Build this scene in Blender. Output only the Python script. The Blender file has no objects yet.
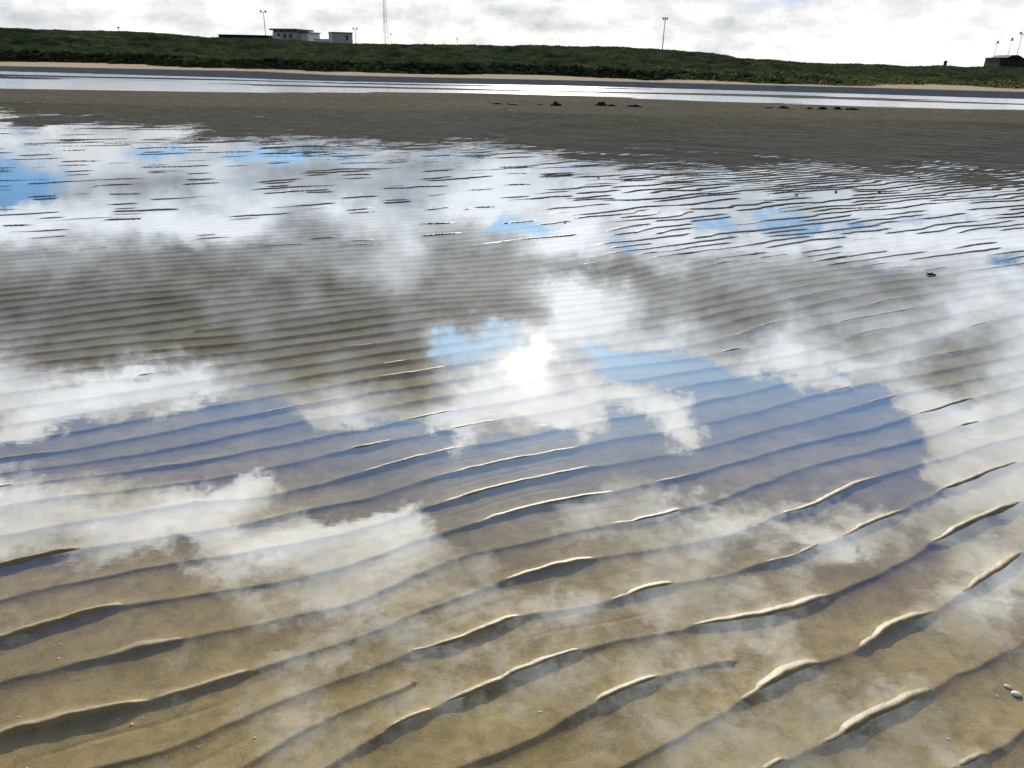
import bpy, bmesh, math, random, os
import numpy as np
from mathutils import Vector, Matrix

random.seed(7)
rng = np.random.default_rng(11)
R_ = math.radians
scene = bpy.context.scene
COL = scene.collection

# ------------------------------------------------------------------ camera
W, H, F = 1024, 768, 745.0
EYE = 1.6
PITCH = math.atan((384 - 60) / F)
ROLL = R_(1.2)
_f = np.array([0, math.cos(PITCH), -math.sin(PITCH)])
_r0 = np.array([1.0, 0, 0]); _u0 = np.array([0, math.sin(PITCH), math.cos(PITCH)])
_r = math.cos(ROLL) * _r0 + math.sin(ROLL) * _u0
_u = -math.sin(ROLL) * _r0 + math.cos(ROLL) * _u0
EYEP = np.array([0, 0, EYE])

cam_d = bpy.data.cameras.new('camera'); cam = bpy.data.objects.new('camera', cam_d); COL.objects.link(cam)
cam_d.sensor_width = 36; cam_d.lens = 36 * F / W; cam_d.clip_end = 5000; cam_d.clip_start = .02
M = Matrix.Identity(4)
for i in range(3):
    M[i][0] = _r[i]; M[i][1] = _u[i]; M[i][2] = -_f[i]; M[i][3] = EYEP[i]
cam.matrix_world = M
scene.camera = cam

def ray(px, py):
    return _f + ((px - 512) / F) * _r - ((py - 384) / F) * _u
def ground(px, py, z=0.0):
    d = ray(px, py); t = (EYE - z) / -d[2]
    return EYEP + d * t
def at(px, py, D):
    d = ray(px, py); return EYEP + d * (D / d[1])
def project(P):
    q = P - EYEP; c = q @ _f
    return 512 + F * (q @ _r) / c, 384 - F * (q @ _u) / c, c

# ------------------------------------------------------------------ helpers
def tag(o, label=None, cat=None, group=None, kind=None):
    if label: o['label'] = label
    if cat: o['category'] = cat
    if group: o['group'] = group
    if kind: o['kind'] = kind
    return o
def thing(name, label, cat, loc, rz=0, group=None):
    o = bpy.data.objects.new(name, None); COL.objects.link(o)
    o.empty_display_size = .2
    o.location = loc; o.rotation_euler = (0, 0, rz)
    return tag(o, label, cat, group)
def mesh_obj(name, bm, mat, parent=None, smooth=False):
    me = bpy.data.meshes.new(name); bm.normal_update(); bm.to_mesh(me); bm.free()
    if mat: me.materials.append(mat)
    if smooth: me.shade_smooth()
    o = bpy.data.objects.new(name, me); COL.objects.link(o)
    if parent: o.parent = parent
    return o
def np_mesh(name, V, Q, mat, smooth=True, tri=False):
    k = 3 if tri else 4
    me = bpy.data.meshes.new(name)
    me.vertices.add(len(V)); me.vertices.foreach_set('co', V.astype(np.float32).ravel())
    me.loops.add(len(Q) * k); me.loops.foreach_set('vertex_index', Q.astype(np.int32).ravel())
    me.polygons.add(len(Q)); me.polygons.foreach_set('loop_start', (np.arange(len(Q)) * k).astype(np.int32))
    me.update(calc_edges=True); me.validate()
    if smooth: me.shade_smooth()
    if mat: me.materials.append(mat)
    o = bpy.data.objects.new(name, me); COL.objects.link(o)
    return o
def box(bm, c, s, rz=0, bev=0):
    m = Matrix.Translation(c) @ Matrix.Rotation(rz, 4, 'Z') @ Matrix.Diagonal((s[0], s[1], s[2], 1))
    r = bmesh.ops.create_cube(bm, size=1, matrix=m)
    if bev:
        es = {e for v in r['verts'] for e in v.link_edges}
        bmesh.ops.bevel(bm, geom=list(es), offset=bev, segments=1, affect='EDGES')
def tube(bm, a, b, r0, r1=None, n=8):
    a = Vector(a); b = Vector(b); r1 = r0 if r1 is None else r1
    d = b - a
    m = Matrix.Translation((a + b) / 2) @ d.to_track_quat('Z', 'Y').to_matrix().to_4x4()
    bmesh.ops.create_cone(bm, cap_ends=True, segments=n, radius1=r0, radius2=r1, depth=d.length, matrix=m)

# value noise (numpy)
def _hash(ix, iy, s):
    h = (ix.astype(np.int64) * 374761393 + iy.astype(np.int64) * 668265263 + s * 1442695041) & 0x7fffffff
    h = ((h ^ (h >> 13)) * 1274126177) & 0x7fffffff
    return ((h ^ (h >> 16)) & 0xffff) / 65535.0
def vnoise(x, y, s=0):
    ix = np.floor(x); iy = np.floor(y); fx = x - ix; fy = y - iy
    fx = fx * fx * fx * (fx * (fx * 6 - 15) + 10); fy = fy * fy * fy * (fy * (fy * 6 - 15) + 10)
    a = _hash(ix, iy, s); b = _hash(ix + 1, iy, s); c = _hash(ix, iy + 1, s); d = _hash(ix + 1, iy + 1, s)
    return (a * (1 - fx) + b * fx) * (1 - fy) + (c * (1 - fx) + d * fx) * fy
def fbm(x, y, s=0, o=4):
    t = 0; a = .5; n = 0
    for k in range(o):
        t = t + a * vnoise(x, y, s + k * 17); n += a; x = x * 2.03 + 5.1; y = y * 2.03 + 1.7; a *= .5
    return t / n
def sstep(a, b, x):
    t = np.clip((x - a) / (b - a), 0, 1); return t * t * (3 - 2 * t)

# ------------------------------------------------------------------ node helpers
def mat_new(name):
    m = bpy.data.materials.new(name); m.use_nodes = True
    nt = m.node_tree; nt.nodes.clear()
    return m, nt
def N(nt, t, **kw):
    n = nt.nodes.new(t)
    for k, v in kw.items(): setattr(n, k, v)
    return n
def setin(n, **kw):
    for k, v in kw.items(): n.inputs[k.replace('_', ' ')].default_value = v
def math_(nt, op, a, b=None, c=None, clamp=False):
    n = N(nt, 'ShaderNodeMath', operation=op); n.use_clamp = clamp
    for i, v in enumerate((a, b, c)):
        if v is None: continue
        if isinstance(v, (int, float)): n.inputs[i].default_value = v
        else: nt.links.new(v, n.inputs[i])
    return n.outputs[0]
def maprange(nt, v, a, b, c=0., d=1., smooth=False):
    n = N(nt, 'ShaderNodeMapRange'); n.clamp = True
    if smooth: n.interpolation_type = 'SMOOTHSTEP'
    nt.links.new(v, n.inputs[0])
    for i, q in enumerate((a, b, c, d)): n.inputs[i + 1].default_value = q
    return n.outputs[0]
def mixc(nt, f, a, b, blend='MIX'):
    n = N(nt, 'ShaderNodeMix', data_type='RGBA', blend_type=blend); n.clamp_factor = True
    for s, v in ((n.inputs[0], f), (n.inputs[6], a), (n.inputs[7], b)):
        if isinstance(v, (int, float)): s.default_value = v
        elif isinstance(v, tuple): s.default_value = (*v, 1)
        else: nt.links.new(v, s)
    return n.outputs[2]
def noise(nt, vec, scale, detail=4, rough=.55, dist=0.):
    n = N(nt, 'ShaderNodeTexNoise'); setin(n, Scale=scale, Detail=detail, Roughness=rough, Distortion=dist)
    if vec is not None: nt.links.new(vec, n.inputs['Vector'])
    return n
def simple_mat(name, col, rough=.7, var=.25, scale=6., metallic=0., bump=0.):
    m, nt = mat_new(name)
    p = N(nt, 'ShaderNodeBsdfPrincipled'); o = N(nt, 'ShaderNodeOutputMaterial')
    tc = N(nt, 'ShaderNodeTexCoord')
    n = noise(nt, tc.outputs['Object'], scale, 6, .65)
    a = tuple(c * (1 - var) for c in col); b = tuple(min(1, c * (1 + var)) for c in col)
    nt.links.new(mixc(nt, maprange(nt, n.outputs[0], .3, .7), a, b), p.inputs['Base Color'])
    setin(p, Roughness=rough, Metallic=metallic)
    if bump:
        bp = N(nt, 'ShaderNodeBump'); setin(bp, Strength=bump, Distance=.02)
        nt.links.new(n.outputs[0], bp.inputs['Height']); nt.links.new(bp.outputs[0], p.inputs['Normal'])
    nt.links.new(p.outputs[0], o.inputs[0])
    return m

# ------------------------------------------------------------------ sun direction (mirrored glint)
_d = ray(533, 362); _d = _d / np.linalg.norm(_d)
SUN = np.array([_d[0], _d[1], -_d[2]])
SUN_EL = math.asin(SUN[2]); SUN_AZ = math.atan2(SUN[0], SUN[1])
sd = bpy.data.lights.new('sun', 'SUN'); sd.energy = SUN_ENERGY = 4.6; sd.angle = R_(.55); sd.color = (1, .93, .82)
so = bpy.data.objects.new('sun', sd); COL.objects.link(so)
so.rotation_euler = Vector(SUN).to_track_quat('Z', 'Y').to_euler()
so.location = (0, 30, 40)

# ------------------------------------------------------------------ sky : clear sky + clouds
# a chart of the cloud deck; polygons laid in the mirrored view, cover (0 clear .. 1 cloud), brightness (0 grey .. 1 white)
PAINT = [  # cover, bright, polygon
 (.60, .5, [(-300, 60), (1400, 60), (1400, 1000), (-300, 1000)]),
 (.62, .8, [(-300, 100), (1400, 100), (1400, 262), (-300, 262)]),
 (.55, .9, [(-200, 120), (90, 122), (110, 140), (60, 160), (-200, 165)]),
 (.95, .95, [(60, 140), (120, 128), (250, 140), (260, 168), (60, 172)]),
 (.25, .9, [(130, 148), (260, 146), (330, 150), (330, 160), (130, 160)]),
 (.0, .7, [(-200, 168), (28, 168), (44, 182), (66, 194), (72, 206), (-200, 207)]),
 (1., .52, [(96, 174), (150, 170), (205, 174), (208, 192), (190, 203), (130, 206), (98, 196)]),
 (.7, .62, [(240, 165), (430, 152), (480, 168), (470, 200), (390, 210), (300, 200)]),
 (1., 1., [(-300, 209), (90, 206), (260, 196), (380, 205), (395, 226), (400, 262), (300, 240), (180, 240), (-300, 244)]),
 (.4, .8, [(308, 212), (372, 214), (372, 221), (330, 222)]),
 (1., .42, [(268, 205), (292, 208), (330, 232), (310, 238), (280, 226)]),
 (1., .14, [(-400, 252), (150, 248), (290, 245), (330, 268), (400, 295), (430, 300), (400, 230), (475, 222), (530, 262), (560, 282), (520, 318), (480, 352), (430, 375), (360, 398), (230, 362), (110, 372), (-400, 385)]),
 (1., .40, [(-400, 246), (180, 242), (290, 240), (335, 262), (300, 276), (-400, 284)]),
 (1., .36, [(410, 228), (475, 222), (530, 262), (540, 282), (440, 286), (405, 262)]),
 (1., .5, [(280, 235), (380, 235), (400, 265), (412, 292), (370, 272), (300, 258)]),
 (.95, 1., [(455, 165), (640, 178), (660, 205), (660, 252), (560, 258), (470, 225), (430, 205)]),
 (.2, .8, [(478, 221), (545, 224), (545, 240), (500, 242)]),
 (1., .95, [(630, 195), (1300, 200), (1300, 268), (860, 262), (690, 258), (630, 262)]),
 (.42, .85, [(655, 207), (760, 204), (880, 210), (890, 226), (800, 238), (680, 230)]),
 (.5, .85, [(880, 216), (1010, 214), (1020, 232), (900, 236)]),
 (1., .36, [(520, 258), (640, 256), (640, 300), (610, 285), (560, 300), (520, 300)]),
 (1., .34, [(630, 262), (700, 256), (800, 262), (905, 274), (925, 300), (905, 332), (850, 348), (812, 322), (790, 318), (770, 352), (735, 350), (690, 332), (640, 305)]),
 (1., .95, [(556, 276), (600, 272), (640, 292), (640, 330), (690, 338), (720, 352), (690, 348), (600, 334), (580, 372), (560, 340), (540, 320)]),
 (.02, .6, [(592, 336), (690, 350), (735, 368), (790, 376), (835, 388), (900, 384), (915, 440), (935, 492), (860, 505), (720, 488), (640, 470), (540, 520), (430, 520), (400, 440), (520, 445), (590, 420)]),
 (.38, .5, [(430, 330), (505, 318), (528, 332), (505, 362), (470, 372), (420, 362)]),
 (1., .95, [(735, 345), (775, 355), (795, 318), (822, 330), (825, 372), (800, 382), (770, 378), (740, 366), (690, 352)]),
 (1., .8, [(820, 335), (850, 350), (905, 335), (930, 262), (1300, 260), (1300, 470), (1024, 480), (960, 500), (935, 490), (920, 440), (905, 392), (870, 376), (840, 372)]),
 (1., .35, [(900, 345), (1000, 330), (1024, 350), (1000, 395), (920, 380)]),
 (1., 1., [(455, 385), (500, 365), (580, 378), (610, 376), (655, 380), (700, 410), (708, 440), (680, 446), (640, 412), (590, 405), (585, 440), (540, 420), (480, 428), (470, 444), (400, 425), (430, 402)]),
 (1., .95, [(-300, 378), (100, 368), (195, 358), (245, 352), (205, 402), (162, 402), (130, 420), (60, 432), (-300, 424)]),
 (.0, .6, [(-300, 432), (130, 428), (205, 406), (250, 418), (330, 412), (410, 425), (470, 442), (540, 452), (560, 520), (480, 545), (330, 515), (230, 468), (60, 470), (-300, 470)]),
 (.0, .6, [(-80, 398), (14, 396), (14, 410), (-80, 412)]),
 (1., .9, [(262, 415), (300, 408), (360, 398), (398, 388), (395, 408), (345, 425), (300, 428)]),
 (.74, .9, [(-300, 474), (52, 474), (62, 500), (42, 540), (-300, 540)]),
 (.74, .95, [(70, 502), (180, 488), (255, 464), (285, 472), (262, 500), (232, 532), (150, 545), (60, 548)]),
 (.74, .95, [(262, 522), (330, 508), (420, 514), (455, 540), (440, 562), (330, 575), (240, 580), (195, 560)]),
 (.24, .5, [(-300, 555), (180, 560), (240, 590), (270, 640), (250, 760), (200, 1000), (-300, 1000)]),
 (.48, .7, [(270, 610), (420, 575), (640, 590), (720, 610), (640, 690), (520, 700), (380, 690), (300, 720)]),
 (.15, .5, [(500, 545), (640, 540), (640, 575), (520, 580)]),
 (.12, .5, [(640, 555), (760, 548), (960, 548), (880, 620), (820, 600), (700, 575)]),
 (.62, .75, [(640, 486), (700, 482), (770, 505), (760, 540), (690, 545), (640, 520)]),
 (.6, .7, [(575, 500), (618, 498), (622, 530), (590, 532)]),
 (.62, .7, [(770, 515), (850, 505), (870, 560), (800, 572), (760, 548)]),
 (.66, .85, [(950, 560), (1200, 540), (1200, 640), (990, 625)]),
 (.52, .65, [(690, 615), (800, 600), (830, 690), (740, 740), (640, 760), (620, 700)]),
 (.15, .4, [(800, 610), (880, 630), (1000, 650), (980, 690), (860, 690), (820, 660)]),
 (.5, .6, [(840, 680), (1000, 690), (1024, 740), (860, 760)]),
 (.36, .4, [(380, 720), (640, 740), (640, 1000), (250, 1000)]),
]
for bx, by, br in ((890, 273, 11), (630, 246, 7), (950, 293, 7), (1003, 267, 9), (830, 372, 6)):
    PAINT.append((-.25, .6, [(bx + br * 1.3 * math.cos(a), by + br * math.sin(a)) for a in np.linspace(0, 2 * math.pi, 10)[:-1]]))
LOWSKY = [  # the strip of sky standing over the land
 (.95, .86, [(-400, -100), (1500, -100), (1500, 120), (-400, 120)]),
 (.9, .55, [(-300, 14), (90, 16), (140, 24), (60, 30), (-300, 24)]),
 (.6, .8, [(-200, -60), (90, -60), (80, 6), (-200, 6)]),
 (.95, .6, [(100, 14), (210, 18), (235, 32), (130, 30)]),
 (.95, .5, [(240, 6), (310, 8), (330, 30), (250, 28)]),
 (.95, .5, [(322, 8), (400, 4), (440, 14), (470, 24), (400, 28), (340, 26)]),
 (.95, .5, [(490, 4), (560, 10), (620, 20), (600, 30), (520, 28)]),
 (.95, .55, [(580, 14), (620, 10), (640, 28), (590, 32)]),
 (.95, .6, [(690, 16), (780, 18), (800, 30), (720, 34)]),
 (.62, .7, [(640, -60), (860, -60), (850, 10), (760, 14), (660, 6)]),
 (.6, .7, [(870, -60), (1400, -60), (1400, 2), (900, 2)]),
]
def raster(polys, x0, x1, y0, y1, st, blur):
    xs = np.arange(x0, x1, st); ys = np.arange(y0, y1, st)
    X, Y = np.meshgrid(xs, ys)
    c = np.zeros_like(X, dtype=float); b = np.zeros_like(c)
    for cv, bv, P in polys:
        ins = np.zeros(X.shape, bool)
        for i in range(len(P)):
            (ax, ay), (bx, by) = P[i], P[i - 1]
            if ay == by: continue
            cr = ((ay > Y) != (by > Y)) & (X < (bx - ax) * (Y - ay) / (by - ay) + ax)
            ins ^= cr
        c[ins] = cv; b[ins] = bv
    for ax in (0, 1):
        for _ in range(2):
            k = int(blur)
            pad = np.pad(np.stack([c, b]), [(0, 0)] + [(k, k) if a == ax else (0, 0) for a in (0, 1)], mode='edge')
            acc = sum(np.take(pad, range(i, i + c.shape[ax]), axis=ax + 1) for i in range(2 * k + 1)) / (2 * k + 1)
            c, b = acc
    def sample(px, py):
        u = np.clip((px - x0) / st, 0, len(xs) - 1.001); v = np.clip((py - y0) / st, 0, len(ys) - 1.001)
        i = u.astype(int); j = v.astype(int); fu = u - i; fv = v - j
        o = []
        for A in (c, b):
            o.append((A[j, i] * (1 - fu) + A[j, i + 1] * fu) * (1 - fv) + (A[j + 1, i] * (1 - fu) + A[j + 1, i + 1] * fu) * fv)
        return o
    return sample
smp_main = raster(PAINT, -200, 1240, 100, 900, 4, 1)
smp_low = raster(LOWSKY, -200, 1240, -60, 110, 2, 1)
ELS = [0, .6, 1.2, 1.8, 2.4, 3.0, 3.7, 4.5, 5.4, 6.3, 7.3, 8.3, 9.4, 10.5, 11.7, 13, 14.4, 16, 17.6, 19.2, 20.8, 22.4, 24, 25.8, 27.6, 29.5, 31.6, 34, 37, 40.5, 44.5, 49, 55]
AZ = np.radians(np.linspace(-39, 39, 32))
world = bpy.data.worlds.new('World'); scene.world = world; world.use_nodes = True
wt = world.node_tree; wt.nodes.clear()
wo = N(wt, 'ShaderNodeOutputWorld'); bg = N(wt, 'ShaderNodeBackground')
bg.inputs['Strength'].default_value = .1
sky = N(wt, 'ShaderNodeTexSky', sky_type='NISHITA'); sky.sun_disc = False
sky.sun_elevation = SUN_EL; sky.sun_rotation = SUN_AZ
sky.air_density = 1.; sky.dust_density = .6; sky.ozone_density = 2.
tc = N(wt, 'ShaderNodeTexCoord'); gen = tc.outputs['Generated']
def vmath(op, a, b=None, scale=None):
    n = N(wt, 'ShaderNodeVectorMath', operation=op)
    for i, v in enumerate((a, b)):
        if v is None: continue
        if isinstance(v, tuple): n.inputs[i].default_value = v
        else: wt.links.new(v, n.inputs[i])
    if scale is not None: n.inputs['Scale'].default_value = scale
    return n
# wispy warp of the look-up direction
st = vmath('MULTIPLY', gen, (1, 1, 1.7)).outputs[0]
w1 = noise(wt, st, 9., 5, .62); w2 = noise(wt, st, 38., 4, .68)
o1 = vmath('SCALE', vmath('SUBTRACT', w1.outputs['Color'], (.5, .5, .5)).outputs[0], scale=.10).outputs[0]
o2 = vmath('SCALE', vmath('SUBTRACT', w2.outputs['Color'], (.5, .5, .5)).outputs[0], scale=.038).outputs[0]
off = vmath('ADD', o1, o2).outputs[0]
sepg = N(wt, 'ShaderNodeSeparateXYZ'); wt.links.new(gen, sepg.inputs[0])
lowf = maprange(wt, sepg.outputs[2], .0, .22, .12, 1.)
offs = N(wt, 'ShaderNodeVectorMath', operation='SCALE'); wt.links.new(off, offs.inputs[0]); wt.links.new(lowf, offs.inputs['Scale'])
wd = vmath('NORMALIZE', vmath('ADD', gen, offs.outputs[0]).outputs[0]).outputs[0]
sp = N(wt, 'ShaderNodeSeparateXYZ'); wt.links.new(wd, sp.inputs[0])
az = math_(wt, 'ARCTAN2', sp.outputs[0], sp.outputs[1])
el = math_(wt, 'MULTIPLY', math_(wt, 'ARCSINE', sp.outputs[2]), 180 / math.pi)
azf = maprange(wt, az, float(AZ[0]), float(AZ[-1]))
prev = None
for i, e in enumerate(ELS):
    er = math.radians(e)
    D = np.stack([np.sin(AZ) * math.cos(er), np.cos(AZ) * math.cos(er), np.full_like(AZ, math.sin(er))], 1)
    if e < 4.2:
        px, py, _ = project(D + EYEP); c, b = smp_low(px, py)
    else:
        px, py, _ = project(D * np.array([1, 1, -1]) + EYEP); c, b = smp_main(px, py)
    rp = N(wt, 'ShaderNodeValToRGB'); cr = rp.color_ramp; cr.interpolation = 'LINEAR'
    while len(cr.elements) < 32: cr.elements.new(.5)
    for k in range(32):
        cr.elements[k].position = k / 31
    for k in range(32):
        cr.elements[k].color = (max(0, min(1, (c[k] + .25) / 1.5)), float(b[k]), 0, 1)
    wt.links.new(azf, rp.inputs[0])
    if prev is None: prev = rp.outputs[0]
    else: prev = mixc(wt, maprange(wt, el, ELS[i - 1], e), prev, rp.outputs[0])
ch = N(wt, 'ShaderNodeSeparateColor'); wt.links.new(prev, ch.inputs[0])
cover = math_(wt, 'MULTIPLY_ADD', ch.outputs[0], 1.5, -.25)
bright = ch.outputs[1]
side = maprange(wt, math_(wt, 'ABSOLUTE', az), .68, .95)
hi = maprange(wt, el, 52., 64.)
out = math_(wt, 'MAXIMUM', side, hi)
# outside the charted part of the sky the cloud deck is left to noise alone
nb = noise(wt, gen, 2.6, 3, .6)
def lerp(f, a, b):
    n = N(wt, 'ShaderNodeMix', data_type='FLOAT'); wt.links.new(f, n.inputs[0])
    for s, v in ((n.inputs[2], a), (n.inputs[3], b)):
        if isinstance(v, (int, float)): s.default_value = v
        else: wt.links.new(v, s)
    return n.outputs[0]
cover = lerp(out, cover, maprange(wt, nb.outputs[0], .35, .65))
bright = lerp(out, bright, .35)
# edge detail
nd = noise(wt, st, 14., 7, .70)
nl = noise(wt, vmath('MULTIPLY', gen, (1, 1, 2.0)).outputs[0], 15., 7, .64)
det = lerp(maprange(wt, sepg.outputs[2], .05, .16), nl.outputs[0], nd.outputs[0])
dc = math_(wt, 'MULTIPLY_ADD', math_(wt, 'SUBTRACT', det, .5), 1.25, cover)
dens = maprange(wt, dc, .30, .68, 0, 1, True)
nb2 = noise(wt, st, 11., 5, .62)
bb = math_(wt, 'MULTIPLY_ADD', math_(wt, 'SUBTRACT', lerp(maprange(wt, sepg.outputs[2], .05, .16), nl.outputs[0], nb2.outputs[0]), .5), lerp(maprange(wt, sepg.outputs[2], .05, .16), 1.7, .95), bright, clamp=True)
bb = math_(wt, 'MULTIPLY_ADD', math_(wt, 'POWER', bb, 1.5), .95, .045)
# how luminous a white cloud is, by height (they stand against the light, round the sun)
lum = N(wt, 'ShaderNodeValToRGB'); cr = lum.color_ramp
LUM = [(0, 1.1), (4, 1.1), (6, 1.2), (9, 1.8), (12, 2.4), (16, 3.4), (20, 4.3), (26, 5.8), (33, 7.8), (40, 7.8), (50, 6.), (65, 1.4), (90, .9)]
while len(cr.elements) < len(LUM): cr.elements.new(.5)
for k, (e, v) in enumerate(LUM): cr.elements[k].position = e / 90
for k, (e, v) in enumerate(LUM): cr.elements[k].color = (v / 8,) * 3 + (1,)
wt.links.new(maprange(wt, el, 0, 90), lum.inputs[0])
lumv = math_(wt, 'MULTIPLY', lum.outputs[0], 80.)          # x10 undoes the 0.1 background strength
lumv = math_(wt, 'MULTIPLY', lumv, lerp(out, 1., .28))
bmin = maprange(wt, el, 3.6, 6., .42, .0)                  # low clouds are evenly pale
bb = math_(wt, 'MAXIMUM', bb, math_(wt, 'MULTIPLY_ADD', bb, .6, bmin))
bb = math_(wt, 'MINIMUM', bb, 1.05)
cl = math_(wt, 'MULTIPLY', lumv, bb)
lowt = mixc(wt, maprange(wt, el, 3., 7.), (1.02, 1.0, .955), (.93, .99, 1.07))
tint = mixc(wt, bb, (.86, .97, 1.10), lowt)
ccol = N(wt, 'ShaderNodeMix', data_type='RGBA', blend_type='MULTIPLY'); ccol.inputs[0].default_value = 1
wt.links.new(tint, ccol.inputs[6]); cmb = N(wt, 'ShaderNodeCombineColor')
for i in range(3): wt.links.new(cl, cmb.inputs[i])
wt.links.new(cmb.outputs[0], ccol.inputs[7])
gain = N(wt, 'ShaderNodeValToRGB'); cr = gain.color_ramp
GAIN = [(0, .29, .44, .9), (4.5, .33, .5, .95), (7, .5, .95, 1.5), (12, .5, .95, 1.5), (16, .6, 1.1, 1.8), (21, 1.5, 2.45, 3.4), (27, 1.1, 1.95, 3.2), (34, .4, 1., 2.), (45, .45, .6, .8), (90, .8, .75, .75)]
while len(cr.elements) < len(GAIN): cr.elements.new(.5)
for k, q_ in enumerate(GAIN): cr.elements[k].position = q_[0] / 90
for k, q_ in enumerate(GAIN): cr.elements[k].color = (q_[1] / 4, q_[2] / 4, q_[3] / 4, 1)
wt.links.new(maprange(wt, el, 0, 90), gain.inputs[0])
clear = mixc(wt, 1., mixc(wt, 1., sky.outputs[0], mixc(wt, out, gain.outputs[0], (.21, .19, .165)), 'MULTIPLY'), (4., 4., 4.), 'MULTIPLY')
skyc = mixc(wt, dens, clear, ccol.outputs[2])
# aureole of the veiled sun
dotn = vmath('DOT_PRODUCT', wd, tuple(float(v) for v in SUN)).outputs['Value']
ang = math_(wt, 'MULTIPLY', math_(wt, 'ARCCOSINE', math_(wt, 'MINIMUM', dotn, .999999)), 180 / math.pi)
a1 = math_(wt, 'EXPONENT', math_(wt, 'MULTIPLY', math_(wt, 'POWER', math_(wt, 'DIVIDE', ang, 1.5), 2.), -1.))
a2 = math_(wt, 'EXPONENT', math_(wt, 'MULTIPLY', math_(wt, 'DIVIDE', ang, 4.), -1.))
glow = math_(wt, 'ADD', math_(wt, 'MULTIPLY', a1, 75.), math_(wt, 'MULTIPLY', a2, 15.))
glow = math_(wt, 'MULTIPLY', glow, maprange(wt, nd.outputs[0], .3, .62, .45, 1.2))
gc = N(wt, 'ShaderNodeCombineColor')
for i, k in enumerate((1., .93, .84)): wt.links.new(math_(wt, 'MULTIPLY', glow, k), gc.inputs[i])
wt.links.new(mixc(wt, 1., skyc, gc.outputs[0], 'ADD'), bg.inputs['Color'])
wt.links.new(bg.outputs[0], wo.inputs[0])

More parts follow.
